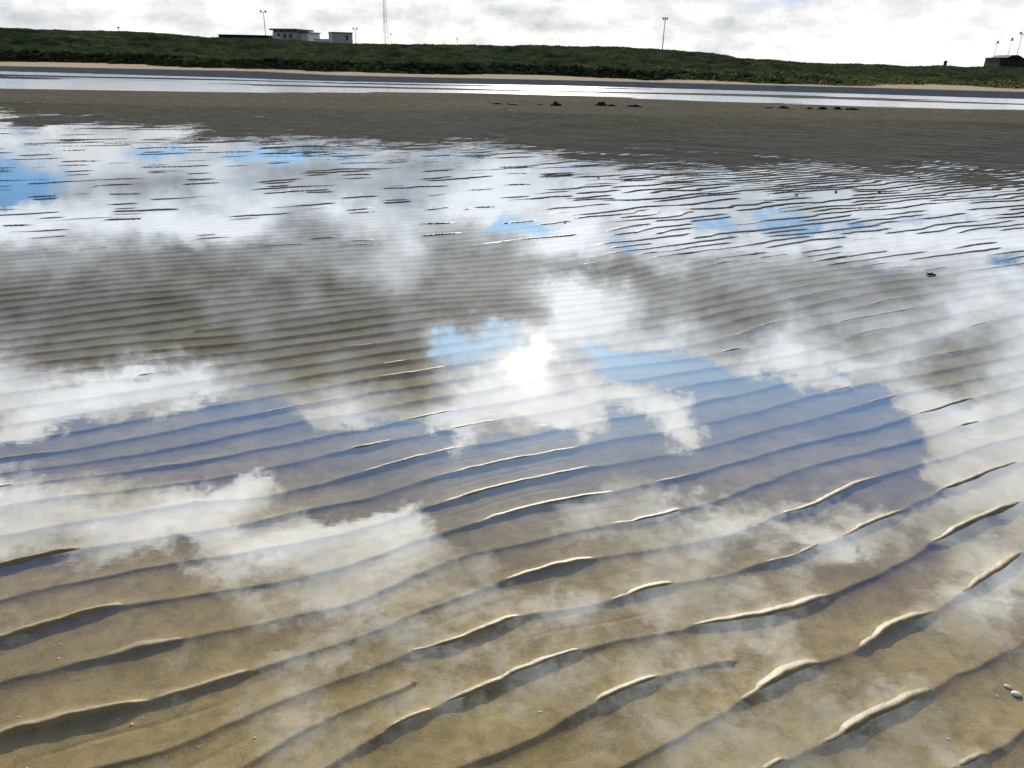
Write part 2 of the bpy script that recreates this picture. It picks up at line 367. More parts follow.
# ------------------------------------------------------------------ ripple phase from traced ripple lines
def tile(x0, y0, sc): return lambda pts: [(x0 + a / sc, y0 + b / sc) for a, b in pts]
T = [tile(x, 368, 3.84) for x in (0, 256, 512, 768)]
B = [tile(x, 568, 3.84) for x in (0, 256, 512, 768)]
U = [tile(x, 228, 4.0) for x in (0, 256, 512, 768)]
LINES = {
 20: U[0]([(0, 360), (250, 322), (500, 285), (1024, 240)]) + U[1]([(300, 220), (600, 200)]),
 21: U[0]([(0, 385), (200, 350), (450, 318), (600, 302), (800, 285)]) + U[1]([(0, 266), (300, 245), (500, 232), (1024, 208)]),
 22: U[0]([(0, 412), (250, 382), (500, 348), (700, 325), (850, 310)]) + U[1]([(0, 292), (350, 268), (560, 250), (1024, 228)]) + U[2]([(400, 200)]),
 23: U[0]([(0, 445), (250, 416), (500, 387), (700, 365), (850, 345)]) + U[1]([(0, 319), (350, 292), (600, 267), (1024, 243)]),
 24: U[0]([(0, 484), (250, 452), (500, 425), (700, 400), (830, 380)]) + U[1]([(0, 349), (250, 321), (450, 295), (700, 276), (1024, 258)]),
 25: U[1]([(0, 381), (250, 350), (450, 316), (620, 301), (1024, 280)]),
 26: U[0]([(0, 515), (250, 490), (500, 460), (700, 440), (850, 427)]) + U[1]([(0, 416), (300, 375), (500, 345), (700, 325), (1024, 303)]),
 27: U[0]([(0, 555), (300, 520), (500, 498), (750, 475)]) + U[1]([(0, 453), (300, 410), (500, 380), (700, 360), (1024, 331)]),
 28: U[0]([(0, 598), (416, 552), (600, 531), (780, 512)]) + U[1]([(0, 489), (300, 446), (500, 413), (750, 385), (1024, 358)]) + U[2]([(800, 230), (920, 212)]),
 29: T[0]([(0, 95), (270, 75), (480, 40), (665, 12)]) + U[1]([(0, 532), (300, 487), (430, 470), (700, 430), (900, 405), (1024, 388)]) + U[2]([(880, 247), (1024, 229)]),
 30: T[0]([(0, 165), (400, 112), (850, 42)]) + U[1]([(0, 580), (250, 540), (430, 510), (700, 475), (900, 442), (1024, 424)]) + U[3]([(0, 262), (200, 221)]),
 31: T[0]([(0, 232), (200, 203), (540, 134), (800, 96)]) + T[1]([(0, 66), (250, 25)]) + U[1]([(430, 558), (640, 525), (800, 500), (1024, 464)]) + U[2]([(600, 378), (850, 342)]) + U[3]([(60, 292), (310, 241)]),
 32: T[0]([(0, 300), (220, 262), (400, 225), (550, 194), (770, 152)]) + T[1]([(0, 118), (250, 80), (500, 36)]) + U[1]([(730, 565), (1024, 512)]) + U[2]([(180, 490), (420, 464), (760, 410)]) + U[3]([(190, 306), (360, 271)]),
 33: T[0]([(0, 360), (100, 340), (250, 318), (450, 285), (700, 236)]) + T[1]([(0, 180), (250, 140), (400, 106), (550, 80), (800, 40)]) + U[2]([(0, 560), (680, 481), (900, 440)]) + U[3]([(10, 376), (340, 323), (570, 273)]),
 34: T[0]([(0, 405), (210, 381), (350, 369), (500, 345), (700, 306)]) + T[1]([(0, 242), (130, 220), (330, 186), (550, 136), (700, 110), (850, 92)]) + U[2]([(850, 500), (945, 488)]) + U[3]([(260, 379), (590, 326), (640, 305)]),
 35: T[0]([(0, 456), (220, 434), (350, 420), (500, 400), (700, 370)]) + T[1]([(0, 319), (200, 285), (350, 250), (550, 214), (790, 163)]) + T[2]([(0, 130), (200, 90), (370, 60), (550, 31)]) + U[3]([(310, 416), (590, 371), (890, 322)]),
 36: T[0]([(0, 520), (200, 508), (330, 488), (580, 458)]) + T[1]([(0, 386), (200, 355), (400, 309), (520, 270), (740, 240)]) + T[2]([(0, 197), (550, 92), (700, 64), (900, 36)]) + U[3]([(470, 495), (580, 470), (760, 440)]),
 37: T[0]([(0, 655), (200, 620), (350, 590), (650, 526), (800, 510)]) + T[1]([(0, 508), (100, 495), (200, 464), (350, 416), (500, 380), (700, 326), (870, 295)]) + T[2]([(150, 240), (680, 150), (800, 125)]) + T[3]([(0, 70), (200, 38), (360, 10)]) + U[3]([(640, 515), (850, 480)]),
 38: T[0]([(0, 765), (200, 725), (330, 692), (800, 628)]) + T[1]([(0, 578), (250, 531), (450, 500), (600, 456), (740, 411)]) + T[2]([(0, 355), (150, 320), (300, 291), (560, 246), (700, 216), (850, 186)]) + T[3]([(0, 158), (200, 101), (340, 70), (550, 36)]),
 39: B[0]([(0, 130), (150, 95), (300, 65), (420, 41)]) + T[0]([(800, 725)]) + T[1]([(0, 694), (280, 650), (450, 605), (650, 545), (750, 511)]) + T[2]([(0, 458), (150, 421), (370, 376), (560, 344), (700, 315), (850, 280)]) + T[3]([(0, 240), (200, 190), (350, 150), (530, 96)]),
 40: B[0]([(0, 268), (150, 221), (300, 180), (430, 156), (600, 135), (830, 100)]) + B[1]([(0, 65), (150, 40), (300, 10)]) + T[1]([(450, 730), (580, 690), (740, 641)]) + T[2]([(0, 570), (200, 526), (400, 480), (560, 445), (750, 400), (850, 369)]) + T[3]([(0, 325), (200, 280), (350, 245), (520, 205), (600, 176), (700, 145), (790, 106), (983, 70)]),
 41: B[0]([(0, 452), (100, 430), (250, 386), (400, 346), (550, 320), (700, 281), (850, 246)]) + B[1]([(0, 210), (150, 185), (350, 149), (500, 95), (620, 46)]) + T[1]([(660, 760), (800, 726)]) + T[2]([(0, 690), (200, 655), (400, 620), (470, 596), (670, 546), (850, 499)]) + T[3]([(0, 445), (100, 402), (250, 365), (400, 330), (550, 290), (650, 260), (750, 222), (830, 205), (983, 172)]),
 42: B[0]([(0, 658), (200, 605), (400, 550), (550, 515), (750, 470)]) + B[1]([(0, 400), (150, 346), (300, 300), (500, 235), (620, 190), (750, 125), (900, 76)]) + B[2]([(0, 46)]) + T[2]([(200, 752), (350, 729), (560, 709), (700, 680), (800, 652)]) + T[3]([(0, 603), (100, 552), (300, 490), (480, 431), (640, 370), (800, 312), (983, 265)]),
 43: B[0]([(450, 760), (600, 710), (750, 660), (850, 626)]) + B[1]([(0, 572), (150, 490), (300, 445), (450, 391), (600, 346), (670, 320), (983, 205)]) + B[2]([(60, 186), (340, 158), (460, 118), (640, 65), (800, 44)]) + T[3]([(0, 755), (250, 665), (350, 625), (450, 580), (560, 536), (700, 456), (800, 420), (983, 370)]),
 44: B[1]([(20, 750), (100, 660), (200, 602), (350, 540), (500, 486), (580, 450)]),
 45: B[1]([(250, 765), (400, 700), (500, 636), (600, 585), (750, 531), (983, 440)]) + B[2]([(150, 362), (300, 311), (450, 281), (640, 254), (780, 216)]) + B[3]([(0, 176), (100, 163), (200, 126), (300, 95), (450, 42)]) + T[3]([(600, 715), (680, 661), (800, 606), (983, 540)]),
 46: B[2]([(0, 720), (150, 630), (300, 540), (450, 472), (580, 412), (700, 385)]),
 47: B[2]([(450, 765), (600, 680), (700, 620), (800, 560), (950, 475)]) + B[3]([(200, 362), (300, 325), (430, 285), (620, 190), (700, 150), (850, 62)]) + T[3]([(983, 735)]),
 48: B[3]([(0, 768), (80, 738), (200, 682), (350, 610), (500, 550), (640, 470), (750, 425), (850, 366), (983, 290)]),
 49: B[3]([(780, 768), (870, 712), (983, 632)]),
}
g2 = lambda p: ground(p[0], p[1])[:2]
DISL = [  # places where a ripple ends; the seam of the phase follows the neighbouring ripples
 ('L', (417, 678), [(300, 722), (417, 678), (512, 652), (640, 618), (768, 590), (893, 543), (1024, 487)]),
 ('L', (735, 660), [(600, 715), (735, 660), (768, 652), (893, 602), (1024, 534)]),
 ('R', (195, 329), [(0, 353), (62, 345.7), (175, 333), (195, 329), (256, 322)]),
]
DISL = [(sd_, g2(e_), np.array([g2(q_) for q_ in c_])) for sd_, e_, c_ in DISL]
def vort(x, y):
    v = 0
    for side, (ex, ey), C_ in DISL:
        sl = (C_[-1, 1] - C_[-2, 1]) / (C_[-1, 0] - C_[-2, 0]); s0 = (C_[1, 1] - C_[0, 1]) / (C_[1, 0] - C_[0, 0])
        yc = np.interp(x, C_[:, 0], C_[:, 1]) + np.where(x > C_[-1, 0], (x - C_[-1, 0]) * sl, 0) + np.where(x < C_[0, 0], (x - C_[0, 0]) * s0, 0)
        dx, dy = x - ex, y - yc
        v = v + (np.arctan2(dy, dx if side == 'L' else -dx) % (2 * np.pi)) / (2 * np.pi)
    return v
PP = []; NN = []
for n, pts in LINES.items():
    for p in pts:
        q = g2(p); PP.append(q); NN.append(n)
PP = np.array(PP); NN = np.array(NN, float)
S = NN - vort(PP[:, 0], PP[:, 1])
def tps(r2): return .5 * r2 * np.log(r2 + 1e-9)
n = len(PP)
# scale so that both directions weigh alike
SC = np.array([.5, 1.0])
Q = PP * SC
r2 = ((Q[:, None] - Q[None]) ** 2).sum(-1)
A = np.zeros((n + 3, n + 3)); A[:n, :n] = tps(r2)
A[np.arange(n), np.arange(n)] += .06 * np.clip(np.hypot(*PP.T) / 3, .4, 3) ** 2
A[:n, n] = 1; A[:n, n + 1:] = Q; A[n, :n] = 1; A[n + 1:, :n] = Q.T
sol = np.linalg.solve(A, np.concatenate([S, np.zeros(3)]))
CUT = 7.0
def phase_exact(x, y):
    q = np.stack([x, y], 1) * SC; o = np.empty(len(x))
    for a in range(0, len(x), 20000):
        b = q[a:a + 20000]
        o[a:a + 20000] = tps(((b[:, None] - Q[None]) ** 2).sum(-1)) @ sol[:n] + sol[n] + b @ sol[n + 1:]
    return o
_gl = np.linspace(math.log(.9), math.log(9.9), 230); _gt = np.linspace(-3.4, 3.4, 420)     # look-up table: log(y + .6) by x / (y + .6)
_GY, _GT = np.meshgrid(np.exp(_gl) - .6, _gt, indexing='ij')
_tab = phase_exact((_GT * (_GY + .6)).ravel(), _GY.ravel()).reshape(_GY.shape)
def phase_raw(x, y):
    v = np.clip((np.log(y + .6) - _gl[0]) / (_gl[1] - _gl[0]), 0, len(_gl) - 1.001); u = np.clip((x / (y + .6) - _gt[0]) / (_gt[1] - _gt[0]), 0, len(_gt) - 1.001)
    i = v.astype(int); j = u.astype(int); a = v - i; b = u - j
    return (_tab[i, j] * (1 - b) + _tab[i, j + 1] * b) * (1 - a) + (_tab[i + 1, j] * (1 - b) + _tab[i + 1, j + 1] * b) * a
if os.environ.get('DBG'):
    rs = {n_: [] for n_ in LINES}
    pe = phase_raw(PP[:, 0], np.clip(PP[:, 1], .3, 9)) + vort(PP[:, 0], PP[:, 1]) - NN
    for q_, n_, e_ in zip(PP, NN, pe): rs[int(n_)].append((int(project(np.array([q_[0], q_[1], 0]))[0]), round(float(e_), 2)))
    for n_ in rs: print('DBG', n_, rs[n_])

# ------------------------------------------------------------------ shore lines (from the photo, on the ground)
def gl(pts, z=0.): return np.array([ground(a, b, z)[:2] for a, b in pts])
def line_fn(P):
    o = np.argsort(P[:, 0]); X = P[o, 0]; Y = P[o, 1]
    sl = (Y[1] - Y[0]) / (X[1] - X[0]); sr = (Y[-1] - Y[-2]) / (X[-1] - X[-2])
    def f(x):
        y = np.interp(x, X, Y)
        return y + np.where(x < X[0], (x - X[0]) * np.clip(sl, -.15, .15), 0) + np.where(x > X[-1], (x - X[-1]) * np.clip(sr, -.15, .15), 0)
    return f
Ywet = line_fn(gl([(0, 120), (100, 128), (256, 149), (420, 155), (560, 164), (640, 174), (760, 184), (900, 190), (1024, 202)]))
Yr0 = line_fn(gl([(0, 83.5), (340, 89.5), (600, 94.5), (840, 100.5), (1024, 107)]))
Yr1 = line_fn(gl([(0, 72), (340, 82), (600, 87), (840, 94), (1024, 100)]))
Yb1 = line_fn(gl([(0, 66), (260, 71.5), (340, 75.5), (600, 81), (840, 87), (1024, 92)], .15))
DB = gl([(0, 61), (130, 64), (260, 68.5), (340, 71), (600, 77), (840, 83), (1024, 87)], .35)
Ybase = line_fn(DB)

RIDGES = [  # ripple crests standing out of the water: height (mm), polyline in the picture
 (12, [(-6, 633), (60, 617), (105, 607), (130, 603)]), (7, [(104, 652), (193, 633)]), (13, [(-8, 735), (80, 711), (156, 692)]), (6, [(150, 694), (256, 667)]),
 (8, [(522, 577), (602, 557)]), (10, [(428, 650), (470, 630), (512, 616), (529, 614)]), (9, [(384, 728), (438, 706)]), (9, [(438, 706), (512, 678), (560, 656), (590, 647)]),
 (9, [(595, 705), (666, 673)]), (7, [(632, 598), (679, 583)]), (9, [(715, 624), (768, 612), (800, 603), (841, 591)]),
 (10, [(760, 692), (824, 660)]), (10, [(879, 641), (937, 608)]), (9, [(969, 588), (1007, 568), (1030, 552)]), (11, [(841, 733), (936, 687)]), (6, [(762, 770), (789, 759)]),
 (6, [(965, 770), (992, 754)]), (6, [(768, 564), (833, 541)]), (8, [(840, 537), (914, 506)]), (7, [(786, 514), (802, 503), (846, 489), (893, 477)]),
 (13, [(948, 538), (976, 522), (1028, 501)]), (9, [(945, 488), (976, 475), (1028, 463)]), (8, [(919, 414), (974, 395)]), (5, [(859, 406), (907, 393)]), (6, [(963, 426), (984, 421)]),
 (4, [(824, 393), (857, 386)]), (7, [(632, 522), (688, 509)]), (7, [(486, 522), (624, 490)]), (4, [(652, 484), (707, 472)]), (7, [(443, 503), (512, 487), (608, 466)]),
 (6, [(449, 475), (512, 460), (590, 443)]), (6, [(352, 474), (450, 450), (485, 444)]), (7, [(350, 447), (393, 437)]), (6, [(449, 430), (512, 420)]), (7, [(407, 421), (462, 410)]),
 (3, [(256, 519), (326, 505)]), (4, [(256, 413), (365, 395)]), (11, [(-8, 567), (86, 548)]), (6, [(-10, 488), (16, 484)]), (3, [(47, 501), (86, 495)]), (5, [(0, 461), (60, 450)]),
 (4, [(161, 505), (208, 500)]), (4, [(156, 463), (226, 452)]), (6, [(138, 378), (173, 371)]), (6, [(150, 360), (195, 356)]),
 (4, [(351, 345), (376, 342)]), (4, [(376, 364), (411, 359)]), (5, [(381, 377), (456, 366)]),
 (5, [(712, 285), (742, 281)]), (5, [(732, 289), (768, 285)]), (4, [(700, 309), (722, 306)]), (5, [(712, 317), (754, 312)]), (7, [(740, 338), (767, 333)]), (7, [(724, 353), (748, 350)]), (6, [(752, 324), (785, 320)]),
 (5, [(768, 293), (823, 282)]), (6, [(783, 300), (845, 288)]), (6, [(815, 304), (859, 295)]), (6, [(870, 305), (912, 296)]), (6, [(833, 322), (929, 303)]), (4, [(845, 332), (915, 320)]),
 (6, [(958, 325), (990, 321)]), (4, [(928, 357), (980, 348)]), (7, [(580, 263), (597, 261)]), (7, [(644, 255), (662, 253)]), (8, [(682, 256), (718, 252)]), (8, [(739, 253), (758, 252)]), (7, [(722, 263), (748, 260)]), (8, [(756, 257), (798, 255)]),
 (7, [(925, 270), (952, 267)]), (7, [(890, 265), (928, 260)]), (6, [(813, 259), (850, 257)]), (6, [(823, 265), (853, 262)]),
]
# where a line of ridges meets the trace it sits a little behind the dark lee line
def boost(x, y, lam):
    Bz = np.zeros_like(x)
    for hgt, P in RIDGES:
        G = np.array([g2((a, b + .0)) for a, b in P])
        seg = np.hypot(*np.diff(G, axis=0).T); L = seg.sum(); cum = np.concatenate([[0], np.cumsum(seg)])
        m = (x > G[:, 0].min() - .4) & (x < G[:, 0].max() + .4) & (y > G[:, 1].min() - .4) & (y < G[:, 1].max() + .4)
        if not m.any(): continue
        xx, yy = x[m], y[m]; bd = np.full(len(xx), 9.); bs = np.zeros(len(xx)); over = np.zeros(len(xx))
        for i in range(len(seg)):
            d = (G[i + 1] - G[i]) / seg[i]
            tt = (xx - G[i, 0]) * d[0] + (yy - G[i, 1]) * d[1]
            tc_ = np.clip(tt, 0, seg[i])
            dd = np.hypot(xx - G[i, 0] - d[0] * tc_, yy - G[i, 1] - d[1] * tc_)
            k = dd < bd; bd[k] = dd[k]; bs[k] = (cum[i] + tc_)[k]
        u = bs / L
        tp = np.clip(1.15 - np.abs(u - .45) ** 3 * 7.0, 0, 1) * (.75 + .5 * vnoise(xx * 14, yy * 14, 5))
        w = np.exp(-(bd / (.42 * lam[m])) ** 4) * np.clip(tp, .12, 2)
        Bz[m] = np.maximum(Bz[m], hgt * .00112 * w)
    return Bz

def sand_height(x, y):
    shp = x.shape; x = x.ravel(); y = y.ravel()
    D = np.hypot(x, y)
    z = np.zeros_like(x)
    near = (np.abs(x) < 60) & (y > -3) & (y < 48)
    xn, yn = x[near], y[near]
    wx = (fbm(xn * 1.1, yn * 2.0, 3, 3) - .5); wy = (fbm(xn * 4, yn * 4, 9, 3) - .5)
    far_w = sstep(5, 10, yn)
    ph = phase_raw(np.clip(xn, -14, 14), np.clip(yn, .3, 9)) 
    # beyond the traced lines the ripple train carries on with its own spacing
    e = .05
    yy0 = np.clip(yn, .3, 9); ph_up = phase_raw(np.clip(xn, -14, 14), yy0 + e)
    grad = np.clip((ph_up - ph) / e, -7., -3.0)
    ph = ph + grad * (yn - yy0) + vort(xn, yn)
    ph = ph + wy * .20 + wx * (.16 + 1.6 * far_w)
    lam = 1 / np.abs(grad)
    u = ph - np.floor(ph)
    c0 = .90                                            # crest, just behind the traced lee line
    v = (u - c0) % 1.0
    lw = .075 + .06 * fbm(xn * 3, yn * 3, 23, 2)
    prof = np.exp(-np.clip(v - .025, 0, 1) / lw) + v ** 2.1
    prof = prof - .16 * np.exp(-((v - .46) / .045) ** 2) * sstep(.52, .68, fbm(xn * 1.1, yn * 2.2, 27, 3))   # faint second step in places
    amp = (.0108 * (1 + .5 * sstep(2.4, 4.5, yn)) * np.clip(lam / .2, .55, 1.25)) * (.8 + .4 * fbm(xn * 2.2, yn * 2.2, 21, 3))
    du = ((u - c0 + .5) % 1) - .5
    wid = sstep(4.0, 7.5, yn)
    crest = np.exp(-(np.abs(du) / np.where(du > 0, .062 + .075 * wid, .115 + .09 * wid)) ** 2)
    lvl = -.0035 - .004 * (fbm(xn * .9, yn * 1.3, 31, 3) - .35)     # crest level under the water
    zn = lvl + amp * (prof - 1)
    zn += crest * boost(xn, yn, lam) * (.8 + .4 * fbm(xn * 24, yn * 24, 29, 2))
    # stray emergent crests farther off
    em = sstep(5.6, 7.5, yn)
    pat = vnoise(xn * 2.4 / np.clip(yn / 8, .6, 3), np.floor(ph) * 3.7, 41)
    right = sstep(-.05, .25, xn / (yn + .1))
    # the flat rises out of the water
    yw = Ywet(xn)
    rr = (yn - yw) / (yw * .12) + (fbm(xn * .8, yn * .5, 51, 4) - .5) * 3.0 + (fbm(xn * 3., yn * 1.2, 53, 3) - .5) * 2.0 + .9
    zn += crest * em * (1 - .85 * sstep(-.5, 3., rr)) * np.clip((pat - .66 + .36 * right) * .07, 0, .014)
    zn += sstep(-1.0, 3.5, rr) * .016 + sstep(2., 9., rr) * .02
    zn += (fbm(xn * 14, yn * 14, 61, 3) - .5) * (.0014 - .0011 * wid)
    zn += (fbm(xn * .35, yn * .22, 63, 3) - .5) * .014 * sstep(1, 4, rr)
    # wash out toward the river
    k = sstep(38, 30, yn); zn = zn * k + (1 - k) * .03
    z[near] = zn
    r0, r1, b1, bs = Yr0(x), Yr1(x), Yb1(x), Ybase(x)
    fz = .03 + (fbm(x * .15, y * .3, 71, 4) - .5) * .03
    fz = np.where(near, z, fz)
    wob = (fbm(x * .12, y * .1, 73, 4) - .5) * 3.5
    bed = -.10
    wob2 = (fbm(x * .06, y * .35, 77, 4) - .5) * 9
    dn_ = sstep(-7., 2.5, y - r0 + wob * .5 + wob2); z = fz * (1 - dn_) + bed * dn_
    bar = sstep(.54, .66, fbm(x * .022 + 3, y * .22, 79, 4)) * sstep(1, 4, y - r0)
    z = z + .10 * bar
    t = np.clip((y - (r1 - 1)) / np.maximum(b1 - r1 + 1, 1), 0, 1)
    z = np.where(y > r1 - 1, bed + (.15 - bed) * t ** .8, z)
    t2 = np.clip((y - b1) / np.maximum(bs - b1, 1), 0, 1)
    z = np.where(y > b1, .15 + .2 * t2 + (fbm(x * .5, y * .5, 75, 3) - .5) * .06 * np.minimum(1, 6 * t2), z)
    z = np.where(y > bs + 4, .33, z)
    z = np.where(y < -3, -.012, z)
    return z.reshape(shp)

# rows / columns of the ground sheet, densest near the viewer
rows = [-400, -120, -40, -12, -6, -3.05, -2.5, -2, -1.5, -1, -.6, -.3, 0, .2, .4, .55]
yv = .6
while yv < 36:
    rows.append(yv); yv += max(.0037, min(.0019 * yv, .024) if yv < 26 else .06)
while yv < 135:
    rows.append(yv); yv += .45
rows += [140, 150, 170, 200, 260, 400, 700, 1200, 2500]
rows = np.array(rows)
tt = np.concatenate([-np.geomspace(40, 2.25, 12), np.linspace(-2.2, -1.105, 130), np.linspace(-1.1, 1.1, 860), np.linspace(1.105, 2.2, 130), np.geomspace(2.25, 40, 12)])
Yg, Tg = np.meshgrid(rows, tt, indexing='ij')
Xg = Tg * (np.clip(Yg, -.4, None) * .78 + 1.0)
Zg = sand_height(Xg, Yg)
nr, nc = Xg.shape
V = np.stack([Xg, Yg, Zg], -1).reshape(-1, 3)
ii = np.arange(nr - 1)[:, None] * nc + np.arange(nc - 1)[None]
QD = np.stack([ii, ii + 1, ii + nc + 1, ii + nc], -1).reshape(-1, 4)

# ---- sand material
m_sand, nt = mat_new('wet_rippled_sand')
p = N(nt, 'ShaderNodeBsdfPrincipled'); o = N(nt, 'ShaderNodeOutputMaterial')
geo = N(nt, 'ShaderNodeNewGeometry'); pos = geo.outputs['Position']
sx = N(nt, 'ShaderNodeSeparateXYZ'); nt.links.new(pos, sx.inputs[0])
mot = noise(nt, pos, 2.6, 6, .62); grain = noise(nt, pos, 240., 3, .7); mid = noise(nt, pos, 16., 6, .68, .4); big = noise(nt, pos, .22, 5, .6)
SAND_A = (.245, .172, .070); SAND_B = (.38, .278, .128)
c = mixc(nt, maprange(nt, mot.outputs[0], .38, .62), SAND_A, SAND_B)
c = mixc(nt, maprange(nt, mid.outputs[0], .44, .68, 0, .55), c, (.105, .076, .040))
c = mixc(nt, maprange(nt, grain.outputs[0], .40, .68, 0, .4), c, (.40, .32, .19))
c = mixc(nt, maprange(nt, sx.outputs[1], 1.9, 4.5, 0., .85), c, mixc(nt, maprange(nt, mot.outputs[0], .32, .68), (.125, .108, .080), (.185, .160, .120)))   # sand colour turns greyer and darker farther out
gr2 = noise(nt, pos, 420., 2, .6)
c = mixc(nt, maprange(nt, gr2.outputs[0], .62, .72, 0, .7), c, (.06, .05, .038))
flat = mixc(nt, maprange(nt, big.outputs[0], .35, .65), (.112, .105, .080), (.160, .134, .086))
mpf = N(nt, 'ShaderNodeMapping'); mpf.inputs['Scale'].default_value = (3., .7, 1); nt.links.new(pos, mpf.inputs[0])
spk = noise(nt, mpf.outputs[0], 1.7, 5, .75)
flat = mixc(nt, maprange(nt, spk.outputs[0], .48, .66, 0, .9), flat, (.20, .175, .13))
flat = mixc(nt, maprange(nt, noise(nt, pos, 3., 4, .7).outputs[0], .4, .65, 0, .6), flat, (.07, .068, .062))
flat = mixc(nt, maprange(nt, sx.outputs[1], 16., 30., .7, 0.), flat, (.105, .103, .096))
c = mixc(nt, maprange(nt, sx.outputs[1], 7., 12.), c, flat)
bank = mixc(nt, maprange(nt, noise(nt, pos, .8, 6, .7).outputs[0], .35, .65), (.048, .056, .070), (.082, .092, .112))
c = mixc(nt, maprange(nt, sx.outputs[1], 46., 49.), c, bank)
dry = mixc(nt, maprange(nt, noise(nt, pos, 1.5, 6, .7).outputs[0], .3, .7), (.36, .29, .19), (.52, .43, .30))
c = mixc(nt, math_(nt, 'MULTIPLY', maprange(nt, sx.outputs[2], .145, .165), maprange(nt, sx.outputs[1], 46, 50)), c, dry)
nt.links.new(c, p.inputs['Base Color'])
rg = maprange(nt, sx.outputs[1], 8., 16., .40, .75)
nt.links.new(rg, p.inputs['Roughness'])
above = maprange(nt, sx.outputs[2], -.0005, .0012)                  # only sand standing out of the water has an air-facing gloss
nt.links.new(math_(nt, 'MULTIPLY', above, maprange(nt, sx.outputs[1], 4.5, 9., .55, .0)), p.inputs['Specular IOR Level'])
b1 = N(nt, 'ShaderNodeBump'); setin(b1, Strength=.5, Distance=.003); nt.links.new(grain.outputs[0], b1.inputs['Height'])
b2 = N(nt, 'ShaderNodeBump'); setin(b2, Strength=.5, Distance=.006); nt.links.new(mid.outputs[0], b2.inputs['Height']); nt.links.new(b1.outputs[0], b2.inputs['Normal'])
nt.links.new(b2.outputs[0], p.inputs['Normal'])
nt.links.new(p.outputs[0], o.inputs[0])
sand = np_mesh('sand', V, QD, m_sand); tag(sand, kind='structure')

# ---- water
def water_mat(name, rough, bump, bscale):
    m, nt = mat_new(name)
    o = N(nt, 'ShaderNodeOutputMaterial'); mx = N(nt, 'ShaderNodeMixShader')
    gl_ = N(nt, 'ShaderNodeBsdfGlossy'); tr = N(nt, 'ShaderNodeBsdfTransparent'); fr = N(nt, 'ShaderNodeFresnel')
    gl_.distribution = 'GGX'
    setin(gl_, Roughness=rough); gl_.inputs['Color'].default_value = (.98, .99, 1, 1)
    tr.inputs['Color'].default_value = (.95, .965, .95, 1)
    fr.inputs['IOR'].default_value = 1.48
    geo = N(nt, 'ShaderNodeNewGeometry')
    mp = N(nt, 'ShaderNodeMapping'); mp.inputs['Scale'].default_value = (.6, 1.6, 1); nt.links.new(geo.outputs['Position'], mp.inputs[0])
    n1 = noise(nt, mp.outputs[0], bscale, 4, .55)
    bp = N(nt, 'ShaderNodeBump'); setin(bp, Strength=1., Distance=bump); nt.links.new(n1.outputs[0], bp.inputs['Height'])
    nt.links.new(bp.outputs[0], gl_.inputs['Normal'])
    front = math_(nt, 'SUBTRACT', 1., geo.outputs['Backfacing'])
    nt.links.new(math_(nt, 'MULTIPLY', fr.outputs[0], front), mx.inputs[0])
    nt.links.new(tr.outputs[0], mx.inputs[1]); nt.links.new(gl_.outputs[0], mx.inputs[2]); nt.links.new(mx.outputs[0], o.inputs[0])
    return m
def sheet(name, P, z, mat):
    bm = bmesh.new(); bm.faces.new([bm.verts.new((a, b, z)) for a, b in P])
    ob = mesh_obj(name, bm, mat); tag(ob, kind='structure'); return ob
sheet('water', [(-40, -20), (40, -20), (40, 33), (-40, 33)], 0, water_mat('shallow_water', .006, .00016, 5.))
xs = np.linspace(-260, 260, 60)
rv = [(float(a), float(Yr0(np.array([a]))[0] - 5)) for a in xs] + [(float(a), float(Yr1(np.array([a]))[0] + 3)) for a in xs[::-1]]
sheet('river', rv, -.02, water_mat('river_water', .14, .008, 1.8))

# ------------------------------------------------------------------ dune
CREST = [(-250, 22), (0, 26), (60, 28.5), (130, 29.5), (165, 32), (215, 36), (268, 37), (300, 39), (340, 42), (385, 42.5), (440, 43), (512, 44), (545, 43.5), (570, 45), (600, 44.5), (640, 46.5), (680, 49), (700, 51), (722, 52.5), (738, 57), (770, 58), (800, 60.5), (825, 62), (850, 62), (880, 63), (905, 65), (945, 64), (960, 65.5), (985, 64.5), (1024, 66), (1250, 72)]
cpx = np.array([a for a, b in CREST]); cpy = np.array([b for a, b in CREST])
xa = np.linspace(-150, 150, 900)
nS = 60
base_y = Ybase(xa)
base_y = base_y - 3.2 + np.clip(fbm(xa * .12, xa * 0 + 3, 81, 4) - .36, 0, 1) * 14
crest_y = base_y + 42 + (fbm(xa * .05, xa * 0, 83, 3) - .5) * 14
# find the crest height so that its outline has the photographed angle
P_ = np.stack([xa, crest_y, np.full_like(xa, EYE)], 1); pxs, pys, cc = project(P_)
want = np.interp(pxs, cpx, cpy) + 1.6 + (fbm(xa * .9, xa * 0 + 9, 85, 4) - .5) * 1.6
ch_ = np.empty_like(xa)
for i in range(len(xa)):
    d = ray(pxs[i], want[i]); ch_[i] = EYE + d[2] * crest_y[i] / d[1]
ss = np.concatenate([np.linspace(0, 1, nS), np.linspace(1.06, 1.9, 16)])
Xd = np.repeat(xa[:, None], len(ss), 1); sg = np.repeat(ss[None], len(xa), 0)
Yd = base_y[:, None] + (crest_y - base_y)[:, None] * sg
bl = fbm(xa * .08, xa * 0 + 5, 87, 3)[:, None]
foot = .07 + .10 * (1 - sstep(-10, 40, Xd))                    # steeper foot to the left
up = foot * sstep(-.02, .12, sg) + (1 - foot) * np.clip(sg, 0, 1) ** .85
hum = (fbm(Xd * .14, Yd * .14, 89, 5) - .5) * 2.2 * sstep(.02, .3, sg) * sstep(1.0, .75, sg) * np.clip(ch_[:, None] / 5, .4, 1)
fine = (fbm(Xd * .9, Yd * .9, 91, 4) - .5) * .55 * sstep(0, .1, sg) * sstep(1.05, .9, sg)
